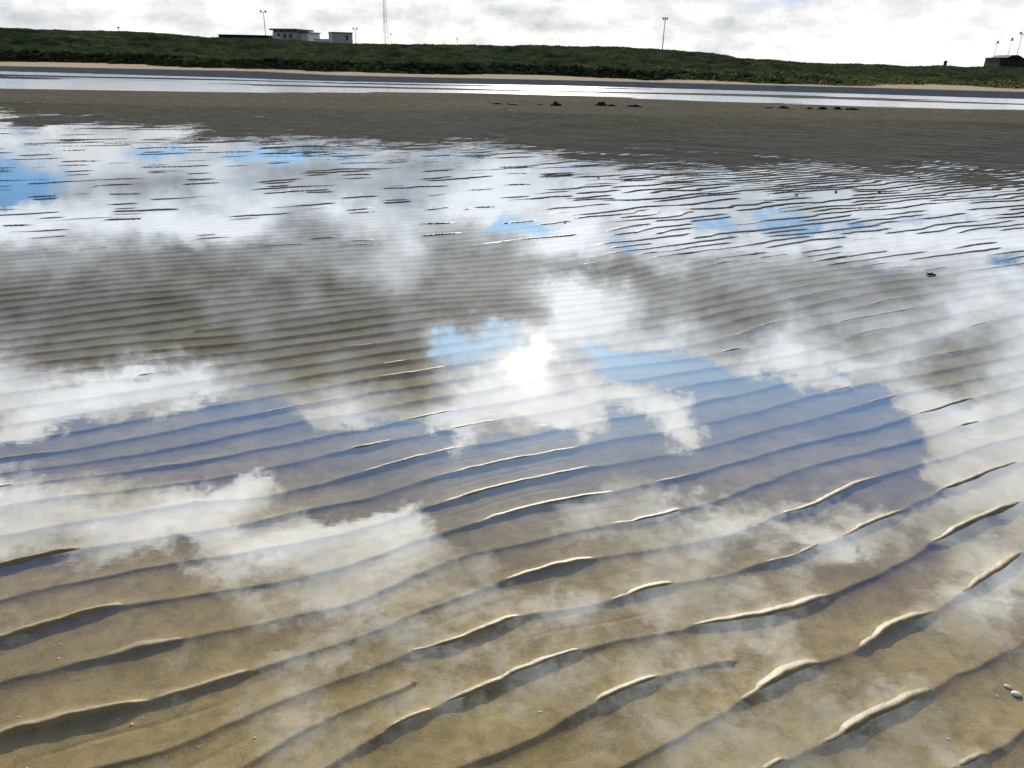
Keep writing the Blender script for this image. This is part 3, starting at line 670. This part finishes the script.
Zd = .25 + (ch_[:, None] - .25) * up + hum + fine
Zd = np.where(sg > 1, ch_[:, None] - (sg - 1) * 2.6, Zd)
for _ in range(2):                                             # the brow of the dune is its skyline
    c_ = (np.stack([Xd, Yd, Zd - EYE], -1) @ _f)
    pxd = 512 + F * (np.stack([Xd, Yd, Zd - EYE], -1) @ _r) / c_
    wv = np.interp(pxd, cpx, cpy) + 1.6 + (fbm(Xd * .9, Yd * 0 + 9, 85, 4) - .5) * 1.6
    dd_ = _f + ((pxd - 512) / F)[..., None] * _r - ((wv - 384) / F)[..., None] * _u
    Zd = np.minimum(Zd, EYE + dd_[..., 2] / dd_[..., 1] * Yd)
Vd = np.stack([Xd, Yd, Zd], -1).reshape(-1, 3); nd_ = len(ss)
ii = np.arange(len(xa) - 1)[:, None] * nd_ + np.arange(nd_ - 1)[None]
QD2 = np.stack([ii, ii + nd_, ii + nd_ + 1, ii + 1], -1).reshape(-1, 4)
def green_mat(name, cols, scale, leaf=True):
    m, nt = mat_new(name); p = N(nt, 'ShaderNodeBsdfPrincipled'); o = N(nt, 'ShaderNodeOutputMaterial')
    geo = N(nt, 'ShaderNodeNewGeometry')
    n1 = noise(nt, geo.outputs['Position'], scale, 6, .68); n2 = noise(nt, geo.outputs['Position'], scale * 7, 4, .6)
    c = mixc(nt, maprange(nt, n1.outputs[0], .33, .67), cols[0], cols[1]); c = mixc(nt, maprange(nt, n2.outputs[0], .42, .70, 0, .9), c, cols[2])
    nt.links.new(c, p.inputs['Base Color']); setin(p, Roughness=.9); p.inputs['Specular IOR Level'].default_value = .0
    if leaf:
        tl = N(nt, 'ShaderNodeBsdfTranslucent'); nt.links.new(c, tl.inputs['Color']); mx = N(nt, 'ShaderNodeMixShader'); mx.inputs[0].default_value = .35
        nt.links.new(p.outputs[0], mx.inputs[1]); nt.links.new(tl.outputs[0], mx.inputs[2]); nt.links.new(mx.outputs[0], o.inputs[0])
    else: nt.links.new(p.outputs[0], o.inputs[0])
    return m
m_dune = green_mat('dune_turf', [(.012, .025, .016), (.036, .052, .026), (.075, .078, .034)], .07, False)  # greens lightened toward blue, a little distance haze put into the colour
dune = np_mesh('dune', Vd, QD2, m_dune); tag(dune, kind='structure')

def scatter_tufts(name, pts, hgt, wid, nb, mat, up=1.0, seed=3):
    r = np.random.default_rng(seed); n_ = len(pts)
    Vl = []
    for k in range(nb):
        a = r.uniform(0, 2 * np.pi, n_); lean = r.uniform(.15, .9, n_); h = hgt * r.uniform(.5, 1.2, n_); w = wid * r.uniform(.6, 1.3, n_)
        dx, dy = np.cos(a), np.sin(a)
        jx = r.normal(0, hgt * .35, n_); jy = r.normal(0, hgt * .35, n_)
        b = pts + np.stack([jx, jy, np.full(n_, -.1)], 1)
        tip = b + np.stack([dx * lean * h, dy * lean * h, h * up], 1)
        s = np.stack([-dy * w, dx * w, np.zeros(n_)], 1)
        Vl.append(np.stack([b - s, b + s, tip + s * .35, tip - s * .2], 1).reshape(-1, 3))
    Vv = np.concatenate(Vl); Qq = np.arange(len(Vv)).reshape(-1, 4)
    return np_mesh(name, Vv, Qq, mat, smooth=False)
def dune_pts(n_, s0, s1, x0=-110, x1=120, seed=1, keep=None):
    r = np.random.default_rng(seed)
    ix = r.uniform((x0 + 150) / 300 * 899, (x1 + 150) / 300 * 899, n_); s_ = r.uniform(s0, s1, n_)
    i = ix.astype(int)
    j = np.interp(s_, ss, np.arange(len(ss))); j0 = np.clip(j.astype(int), 0, len(ss) - 2); fj = (j - j0)[:, None]
    G3 = np.stack([Xd, Yd, Zd], -1)
    pts = G3[i, j0] * (1 - fj) + G3[i, j0 + 1] * fj
    pts[:, 0] += r.uniform(-.16, .16, n_)
    if keep is not None:
        k = keep(pts, r.uniform(0, 1, n_)); pts = pts[k]
    return pts
g_mat = green_mat('marram_grass', [(.012, .027, .017), (.038, .056, .026), (.075, .078, .034)], .07)  # blade greens carry the same painted-in bluish haze as the turf
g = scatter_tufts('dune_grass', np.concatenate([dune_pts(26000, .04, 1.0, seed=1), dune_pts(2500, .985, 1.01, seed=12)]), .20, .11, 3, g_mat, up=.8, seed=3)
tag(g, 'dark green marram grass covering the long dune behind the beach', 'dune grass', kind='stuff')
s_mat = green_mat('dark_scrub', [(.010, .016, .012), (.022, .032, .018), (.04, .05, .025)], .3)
def kp(pts, u): return u < np.clip(.95 - .93 * sstep(0, 30, pts[:, 0]), .02, 1) * np.where(fbm(pts[:, 0] * .2, pts[:, 1] * .2, 97, 3) > .42, 1, .35)
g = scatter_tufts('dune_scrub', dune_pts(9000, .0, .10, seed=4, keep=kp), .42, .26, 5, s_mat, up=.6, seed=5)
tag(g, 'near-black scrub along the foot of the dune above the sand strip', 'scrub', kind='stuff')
y_mat = green_mat('pale_foreshore_grass', [(.085, .095, .034), (.14, .14, .052), (.19, .17, .08)], .12)
def kp2(pts, u): return u < sstep(5, 40, pts[:, 0])
g = scatter_tufts('foreshore_grass', dune_pts(9000, -.02, .16, seed=6, keep=kp2), .24, .12, 3, y_mat, seed=8)
tag(g, 'yellow-green low grass at the right foot of the dune', 'grass', kind='stuff')

# ------------------------------------------------------------------ buildings and masts on the dune
m_pale = simple_mat('pale_render', (.42, .46, .50), .7, .12, 2.)
m_white = simple_mat('white_panel', (.62, .66, .70), .6, .08, 2.)
m_roof = simple_mat('grey_roofing', (.10, .12, .15), .7, .2, 2.)
m_glass = simple_mat('dark_glazing', (.018, .026, .04), .15, .2, 3.)
m_brown = simple_mat('brown_brick', (.030, .018, .019), .85, .25, 3.)
m_droof = simple_mat('dark_slate', (.014, .011, .013), .8, .2, 3.)
m_green = simple_mat('green_sheeting', (.02, .17, .11), .5, .15, 2.)
m_grn2 = simple_mat('mint_sheeting', (.22, .50, .42), .5, .1, 2.)
m_steel = simple_mat('galvanised_steel', (.14, .15, .17), .5, .15, 2., .3)
m_lamp = simple_mat('lamp_housing', (.03, .035, .05), .5, .15, 4.)

def scale_at(px, py, D):                       # metres per pixel at that forward distance
    return np.linalg.norm(at(px + 1, py, D) - at(px, py, D))
def base_at(px, py, D, drop=2.5):
    q = at(px, py, D); return (q[0], q[1], q[2] - drop)

# pale two-tier clubhouse
D1 = 165.; s = scale_at(295, 34, D1)
q = at(295, 40, D1); zb = q[2] - 1.5
t = thing('clubhouse', 'pale two-tier flat-roofed building with a dark window band on the left dune crest', 'building', (q[0], q[1], zb), R_(-14))
def pxz(py): return at(295, py, D1)[2] - zb
Wd = 40 * s
bm = bmesh.new(); box(bm, (-Wd * .06, 0, pxz(33) / 2), (Wd * .66, 6, pxz(33)), bev=.02); mesh_obj('wall', bm, m_pale, t)
bm = bmesh.new(); box(bm, (-Wd * .06, -.05, (pxz(31.0) + pxz(29.3)) / 2), (Wd * .74, 7, pxz(29.3) - pxz(31.0)), bev=.03); mesh_obj('roof', bm, m_roof, t)
bm = bmesh.new(); box(bm, (-Wd * .06, .05, (pxz(33) + pxz(31.0)) / 2), (Wd * .62, 5.6, pxz(31.0) - pxz(33))); mesh_obj('clerestory', bm, m_white, t)
for k in range(4):
    bm = bmesh.new(); box(bm, (-Wd * (.06 + .27 - k * .18), -2.83, (pxz(32.7) + pxz(31.2)) / 2), (Wd * .115, .06, pxz(31.2) - pxz(32.7))); mesh_obj('window', bm, m_glass, t)
for k in range(3):
    bm = bmesh.new(); box(bm, (-Wd * (.22 - k * .16), -3.03, pxz(36.5)), (Wd * .07, .06, .75)); mesh_obj('window', bm, m_glass, t)
bm = bmesh.new(); box(bm, (Wd * .38, .6, pxz(33) * .5), (Wd * .22, 5, pxz(33)), bev=.02); w_ = mesh_obj('side_wing', bm, m_white, t)
bm = bmesh.new(); box(bm, (Wd * .38, .6, pxz(32.6)), (Wd * .25, 5.4, .22), bev=.02); mesh_obj('wing_roof', bm, m_roof, w_)
# rounded pale annexe
bm = bmesh.new()
prof_ = [(-1, 0), (-1, .35), (-.85, .62), (-.5, .86), (0, .95), (.5, .86), (.85, .62), (1, .35), (1, 0)]
fr_ = [bm.verts.new((-Wd * .30 + a * Wd * .24, -4.6, b * pxz(35.3))) for a, b in prof_]; bk_ = [bm.verts.new((-Wd * .30 + a * Wd * .24, -3.05, b * pxz(35.3))) for a, b in prof_]
bm.faces.new(fr_); bm.faces.new(bk_[::-1])
for i in range(len(prof_)): bm.faces.new([fr_[i - 1], fr_[i], bk_[i], bk_[i - 1]])
bmesh.ops.recalc_face_normals(bm, faces=bm.faces); mesh_obj('rounded_annexe', bm, m_white, t)

# grey box building
q = at(341, 43, D1); zb = q[2] - 1.5; s = scale_at(341, 38, D1)
t = thing('store_building', 'plain grey box building with one dark door right of the clubhouse on the dune crest', 'building', (q[0], q[1], zb), R_(24))
hz = at(341, 33.5, D1)[2] - zb
bm = bmesh.new(); box(bm, (0, 0, hz / 2), (20 * s, 3.6, hz), bev=.02); mesh_obj('wall', bm, m_pale, t)
bm = bmesh.new(); box(bm, (0, 0, hz + .1), (20.8 * s, 3.9, .22), bev=.02); mesh_obj('roof', bm, m_roof, t)
bm = bmesh.new(); box(bm, (4.5 * s, -1.83, hz - .75), (.42, .06, .9)); mesh_obj('door', bm, m_glass, t)
# low wall between them, long low shed to the left
q = at(322, 42, D1 - 3); t = thing('garden_wall', 'low pale wall between the two pale buildings on the dune crest', 'wall', (q[0], q[1], q[2] - 1), R_(4))
hz = at(322, 39.4, D1 - 3)[2] - q[2] + 1
bm = bmesh.new(); box(bm, (0, 0, hz / 2), (15 * s, .4, hz), bev=.03); mesh_obj('wall_body', bm, m_white, t)
bm = bmesh.new(); box(bm, (0, 0, hz + .04), (15.4 * s, .5, .08), bev=.02); mesh_obj('coping', bm, m_pale, t)
q = at(246, 38, D1 - 10); t = thing('long_shed', 'long low dark flat shed on the crest left of the clubhouse', 'building', (q[0], q[1], q[2] - 1), R_(0))
hz = at(246, 35.4, D1 - 10)[2] - q[2] + 1
bm = bmesh.new(); box(bm, (0, 0, hz / 2), (46 * s, 3, hz - .01), bev=.03); mesh_obj('wall', bm, m_droof, t)
bm = bmesh.new(); box(bm, (0, 0, hz + .03), (47 * s, 3.4, .08), bev=.02); mesh_obj('roof', bm, m_roof, t)

# brown building and green shed, far right
D2 = 135.; s = scale_at(1004, 60, D2)
q = at(1004, 68, D2); zb = q[2] - 1.5
t = thing('brown_house', 'dark brown building with a domed middle roof on the far right dune crest', 'building', (q[0], q[1], zb), R_(-4))
hz = at(1004, 58.2, D2)[2] - zb; ht = at(1004, 55, D2)[2] - zb
bm = bmesh.new(); box(bm, (0, 0, hz / 2), (26 * s, 5, hz), bev=.02); mesh_obj('wall', bm, m_brown, t)
bm = bmesh.new()
pr = [(-.5, 0), (-.5, .12), (-.27, .15), (-.2, .55), (-.10, .95), (0, 1), (.10, .95), (.2, .55), (.27, .15), (.5, .12), (.5, 0)]
fr_ = [bm.verts.new((a * 27 * s, -2.7, hz + .003 + b * (ht - hz))) for a, b in pr]; bk_ = [bm.verts.new((a * 27 * s, 2.7, hz + .003 + b * (ht - hz))) for a, b in pr]
bm.faces.new(fr_); bm.faces.new(bk_[::-1])
for i in range(len(pr)): bm.faces.new([fr_[i - 1], fr_[i], bk_[i], bk_[i - 1]])
bmesh.ops.recalc_face_normals(bm, faces=bm.faces); mesh_obj('roof', bm, m_droof, t)
for k in (-9, -5, 5, 9):
    bm = bmesh.new(); box(bm, (k * s, -2.53, hz - .75), (1.6 * s, .06, .5)); mesh_obj('window', bm, m_glass, t)
q = at(1026, 68, D2 + 2); zb = q[2] - 1.5
t = thing('green_shed', 'small green shed with a mint front panel beside the brown building at the right edge', 'shed', (q[0], q[1], zb), R_(-4))
hz = at(1026, 61.4, D2 + 2)[2] - zb
bm = bmesh.new(); box(bm, (0, 0, hz / 2), (14 * s, 3, hz), bev=.02); mesh_obj('wall', bm, m_green, t)
bm = bmesh.new(); box(bm, (.6 * s, -1.53, hz - .45), (10 * s, .06, .5)); mesh_obj('front_panel', bm, m_grn2, t)
bm = bmesh.new(); box(bm, (0, 0, hz + .06), (14.6 * s, 3.3, .12), bev=.02); mesh_obj('roof', bm, m_droof, t)

def flood_mast(px, ptop, pbase, D, label, heads=2, rad=.10, group='floodlight masts behind the dune', spread=1.0):
    q = at(px, pbase, D); zb = q[2] - 2.5; top = at(px, ptop, D)[2] - zb
    t = thing('floodlight_mast', label, 'light mast', (q[0], q[1], zb), 0, group)
    bm = bmesh.new(); tube(bm, (0, 0, 0), (0, 0, top), rad * 1.3, rad * .7, 10); mesh_obj('pole', bm, m_steel, t, True)
    bm = bmesh.new(); tube(bm, (-.5 * spread, 0, top - .25), (.5 * spread, 0, top - .25), .04, n=6); mesh_obj('crossbar', bm, m_steel, t)
    for k in range(heads):
        x = (k / (heads - 1) - .5) * .95 * spread if heads > 1 else 0
        bm = bmesh.new(); box(bm, (x, -.12, top + .02), (.34 * spread, .26, .36), bev=.05)
        h = mesh_obj('lamp_head', bm, m_lamp, t)
        bm = bmesh.new(); box(bm, (x, -.262, top + .02), (.26 * spread, .02, .26)); mesh_obj('lens', bm, m_glass, h)
    return t
flood_mast(266, 11.5, 38, 170, 'tall floodlight mast with a dark twin lamp head left of the clubhouse', 2, .07, spread=1.0)
flood_mast(356, 28.5, 43, 175, 'short floodlight mast just right of the grey box building', 2, .06, spread=.8)
flood_mast(457.3, 38.5, 45, 185, 'smallest lamp mast barely clearing the dune right of the lattice tower', 1, .05, spread=.6)
flood_mast(391.3, 34, 44, 185, 'small thin lamp mast right beside the lattice tower', 1, .05, spread=.6)
flood_mast(662.5, 18.5, 48, 170, 'lone floodlight mast above the middle of the dune', 3, .09, spread=.9)
flood_mast(993, 42, 60, 150, 'left mast of the three behind the brown building, the shortest', 1, .05, spread=.9)
flood_mast(1006.5, 39, 60, 150, 'middle mast of the three behind the brown building', 1, .05, spread=.9)
flood_mast(1015.5, 33, 60, 150, 'right mast of the three behind the brown building, the tallest', 2, .06, spread=.8)

# lattice tower
D3 = 190.; q = at(386, 44, D3); zb = q[2] - 2
t = thing('lattice_tower', 'slender lattice radio tower rising out of the top of the picture behind the dune', 'radio tower', (q[0], q[1], zb))
Ht = at(386, -14, D3)[2] - zb
def tw(z): return .62 - .36 * z / Ht
legs = [(math.cos(a), math.sin(a)) for a in (R_(-90), R_(30), R_(150))]
for lx, ly in legs:
    bm = bmesh.new(); tube(bm, (lx * tw(0), ly * tw(0), 0), (lx * tw(Ht), ly * tw(Ht), Ht), .04, .03, 6); mesh_obj('leg', bm, m_steel, t)
bm = bmesh.new(); z = 0.
while z < Ht - 1:
    z2 = z + 1.1
    for i in range(3):
        a, b = legs[i], legs[(i + 1) % 3]
        tube(bm, (a[0] * tw(z), a[1] * tw(z), z), (b[0] * tw(z2), b[1] * tw(z2), z2), .018, n=4)
        tube(bm, (a[0] * tw(z2), a[1] * tw(z2), z2), (b[0] * tw(z2), b[1] * tw(z2), z2), .016, n=4)
    z = z2
mesh_obj('bracing', bm, m_steel, t)
bm = bmesh.new(); tube(bm, (0, 0, Ht - .3), (0, 0, Ht + 2.5), .04, .02, 6); mesh_obj('aerial', bm, m_steel, t)

# marker board and stump on the crest
q = at(119, 30, 140); t = thing('marker_post', 'tiny dark marker post with a board on the left dune crest', 'post', (q[0], q[1], q[2] - .6))
bm = bmesh.new(); tube(bm, (0, 0, 0), (0, 0, .95), .05, n=8); mesh_obj('post', bm, m_lamp, t)
bm = bmesh.new(); box(bm, (0, -.06, .98), (.36, .04, .26), bev=.01); mesh_obj('board', bm, m_lamp, t)
q = at(945, 64.5, 110); bm = bmesh.new(); box(bm, (0, 0, .45), (.34, .34, 1.0), bev=.05); box(bm, (0, 0, .98), (.42, .42, .1), bev=.03)
ob = mesh_obj('stump', bm, m_lamp); ob.location = (q[0], q[1], q[2] - .55); tag(ob, 'small dark square stump on the right dune crest left of the brown building', 'stump')

# ------------------------------------------------------------------ things lying on the flat
m_weed = simple_mat('black_seaweed', (.012, .014, .014), .95, .4, 30., bump=.4)
def lump(bm, c, r, sq, seed, sub=3, rough=.35):
    rr = bmesh.ops.create_icosphere(bm, subdivisions=sub, radius=1)
    k = seed * 3.7
    for v in rr['verts']:
        d = v.co.normalized()
        nn = math.sin(d.x * 3.1 + k) * math.cos(d.y * 4.3 + k * 1.3) + .6 * math.sin(d.z * 6 + d.x * 7 + k) + .4 * math.sin(d.y * 13 + k * 2 + d.x * 9)
        f = 1 + rough * .5 * nn
        v.co = Vector(c) + Vector((d.x * r * f, d.y * r * .7 * f, max(-.15, d.z) * r * sq * f))
MOUNDS = [  # px centre, py base, half width px, height px, label
 (497, 104, 6, 1.6, 'leftmost low black seaweed streak on the far wet flat'),
 (513, 104.5, 7, 1.6, 'flat black seaweed streak second from the left on the far wet flat'),
 (540, 104.8, 4, 1.4, 'smallest thin black seaweed lump left of the pointed one'),
 (556, 105.5, 5, 4, 'pointed black seaweed heap third from the left cluster edge, standing alone'),
 (601, 105.5, 5.5, 4.2, 'tallest black seaweed heap at the middle of the far flat'),
 (611, 106, 5, 2, 'low black seaweed lump touching the right of the tallest heap'),
 (634, 106.6, 8, 2.6, 'wide black seaweed heap at the right end of the middle cluster'),
 (769, 108, 5, 1.5, 'thin black seaweed streak at the left end of the right cluster'),
 (783, 108.4, 6, 2.6, 'rounded black seaweed heap second in the right cluster'),
 (809, 109, 3.5, 1.8, 'small black seaweed lump third in the right cluster'),
 (822, 109.2, 5, 3, 'squat black seaweed heap in the middle of the right cluster'),
 (837, 109.3, 4, 2.6, 'black seaweed heap just left of the last wide one'),
 (852, 109.8, 7.5, 2.6, 'wide black seaweed heap at the right end of the right cluster'),
]
for k, (px, py, hw, hp, lab) in enumerate(MOUNDS):
    g3 = ground(px, py, .03); sc_ = g3[1] / F / math.cos(PITCH) * .92
    bm = bmesh.new(); w_ = hw * sc_
    sq = hp * sc_ * .82 / (w_ * .72)
    lump(bm, (0, 0, 0), w_ * .72, sq, k + 1)
    lump(bm, (w_ * .55, .02, 0), w_ * .5, sq * .75, k + 9)
    lump(bm, (-w_ * .6, -.03, 0), w_ * .45, sq * .6, k + 21)
    ob = mesh_obj('seaweed_heap', bm, m_weed, smooth=True); ob.location = (g3[0], g3[1], float(sand_height(np.array([g3[0]]), np.array([g3[1]]))[0]))
    tag(ob, lab, 'seaweed', 'black seaweed heaps on the far flat')
g3 = ground(930, 275)
bm = bmesh.new(); lump(bm, (0, 0, .003), .020, .7, 5, 3, .6); lump(bm, (.028, -.006, .002), .016, .6, 8, 3, .6); lump(bm, (-.022, .006, .006), .010, .9, 3, 2, .5)
ob = mesh_obj('seaweed_clump', bm, m_weed, smooth=True); ob.location = (g3[0], g3[1], 0)
tag(ob, 'single small dark weed clump in the bright shallows at the right', 'seaweed')
m_peb = simple_mat('dark_pebble', (.02, .02, .022), .4, .3, 40.)
for k, (px, py, r, lab) in enumerate([
    (598.5, 178, .022, 'tiny black pebble left of its twin at the edge of the shallows'), (621, 178, .018, 'tiny black pebble right of its twin at the edge of the shallows'),
    (836, 192, .03, 'black pebble in the pale shallows at right, nearest left of a pair'), (879.5, 192, .03, 'black pebble right of a pair in the shallows at right'),
    (954, 187, .025, 'black pebble near the right edge on the dark wet flat'), (919, 178, .028, 'black pebble farthest back on the right wet flat'),
    (565, 223, .015, 'tiny dark pebble in the white reflection at upper middle')]):
    g3 = ground(px, py); bm = bmesh.new(); lump(bm, (0, 0, 0), r * .75, 1.1, k + 2, 3, .25)
    ob = mesh_obj('pebble', bm, m_peb, smooth=True); zz = float(sand_height(np.array([g3[0]]), np.array([g3[1]]))[0])
    ob.location = (g3[0], g3[1], max(zz, -.004)); ob.rotation_euler = (0, 0, k); tag(ob, lab, 'pebble', 'dark pebbles at the edge of the shallows')

# shells
m_shell = simple_mat('white_shell', (.86, .82, .76), .45, .12, 60., bump=.15)
def shell(name, px, py, L, Wd, Ht, rz, label, tilt=0):
    bm = bmesh.new(); nu, nv = 36, 10; grid = []
    for i in range(nu):
        a = 2 * math.pi * i / nu; row = []
        ex = (.80 + .20 * math.cos(a)) * (1 + .02 * math.sin(a * 9))       # broader at one end, like a cockle valve
        for j in range(nv + 1):
            r = j / nv
            x = math.cos(a) * r * L * .5 * ex; y = math.sin(a) * r * Wd * .5 * ex
            zz = Ht * math.sqrt(max(0, 1 - r ** 2.2)) * (.9 + .1 * math.cos(a)) + .0005 * math.sin(a * 18) * r
            row.append(bm.verts.new((x, y, zz)))
        grid.append(row)
    for i in range(nu):
        for j in range(nv):
            vs = [grid[i][j], grid[(i + 1) % nu][j], grid[(i + 1) % nu][j + 1], grid[i][j + 1]]
            try: bm.faces.new(vs)
            except ValueError: pass
    bmesh.ops.remove_doubles(bm, verts=bm.verts, dist=1e-5)
    bmesh.ops.recalc_face_normals(bm, faces=bm.faces)
    ob = mesh_obj(name, bm, m_shell, smooth=True)
    md = ob.modifiers.new('thickness', 'SOLIDIFY'); md.thickness = .0018
    g3 = ground(px, py); zz = float(sand_height(np.array([g3[0]]), np.array([g3[1]]))[0])
    ob.location = (g3[0], g3[1], zz + .002); ob.rotation_euler = (tilt, 0, rz); tag(ob, label, 'shell')
    return ob
shell('shell', 1009.5, 684, .024, .015, .0048, R_(150), 'small white shell lying against a larger one by the lower right edge', .1)
shell('shell', 1018.5, 692, .034, .025, .008, R_(165), 'larger greyish white domed shell cut by the lower right edge', .1)
m_frag = simple_mat('shell_fragment', (.82, .78, .70), .4, .1, 60.)
FR = [(17.7, 714.6), (142.5, 714.5), (131, 720.6), (117, 715.6), (58, 656.5), (59, 641), (26, 765), (254, 734.6), (198, 744), (998.5, 693), (751, 643), (827, 653), (836.5, 679.5), (931, 641), (949, 736.5), (448, 713.5), (468, 680), (540, 709)]
fr0 = None
for k, (px, py) in enumerate(FR):
    g3 = ground(px, py); zz = float(sand_height(np.array([g3[0]]), np.array([g3[1]]))[0])
    if fr0 is None:
        bm = bmesh.new(); bmesh.ops.create_icosphere(bm, subdivisions=2, radius=.0024)
        for v in bm.verts: v.co = Vector((v.co.x * 1.5, v.co.y * (.8 + .3 * math.sin(v.co.x * 900)), v.co.z * .6 + 40 * v.co.x ** 2))
        ob = fr0 = mesh_obj('shell_fragment', bm, m_frag, smooth=True)
    else:
        ob = fr0.copy(); COL.objects.link(ob)
    s_ = 1.3 if k == 9 else random.uniform(.7, 1.4)
    ob.location = (g3[0], g3[1], zz + .001); ob.rotation_euler = (0, 0, k * 1.3); ob.scale = (s_, s_, s_)
    tag(ob, 'tiny white shell fragment on the sand under the shallow water', 'shell fragment', 'shell fragments scattered on the near sand')
ob = [o for o in COL.objects if o.name.startswith('shell_fragment')][9]
ob['label'] = 'white shell crumb just left of the two larger white shells'; del ob['group']
# ------------------------------------------------------------------ render settings
vs = scene.view_settings
scene.display_settings.display_device = 'sRGB'
vs.view_transform = 'Standard'; vs.look = 'None'; vs.exposure = 0.07; vs.gamma = 1.0; vs.use_curve_mapping = False
cy = scene.cycles
cy.use_denoising = True
cy.max_bounces = 5; cy.transparent_max_bounces = 8; cy.diffuse_bounces = 2; cy.glossy_bounces = 2
cy.use_adaptive_sampling = True; cy.adaptive_threshold = .012
cy.caustics_reflective = False; cy.caustics_refractive = False
cy.sample_clamp_indirect = 6.0
cy.blur_glossy = .5
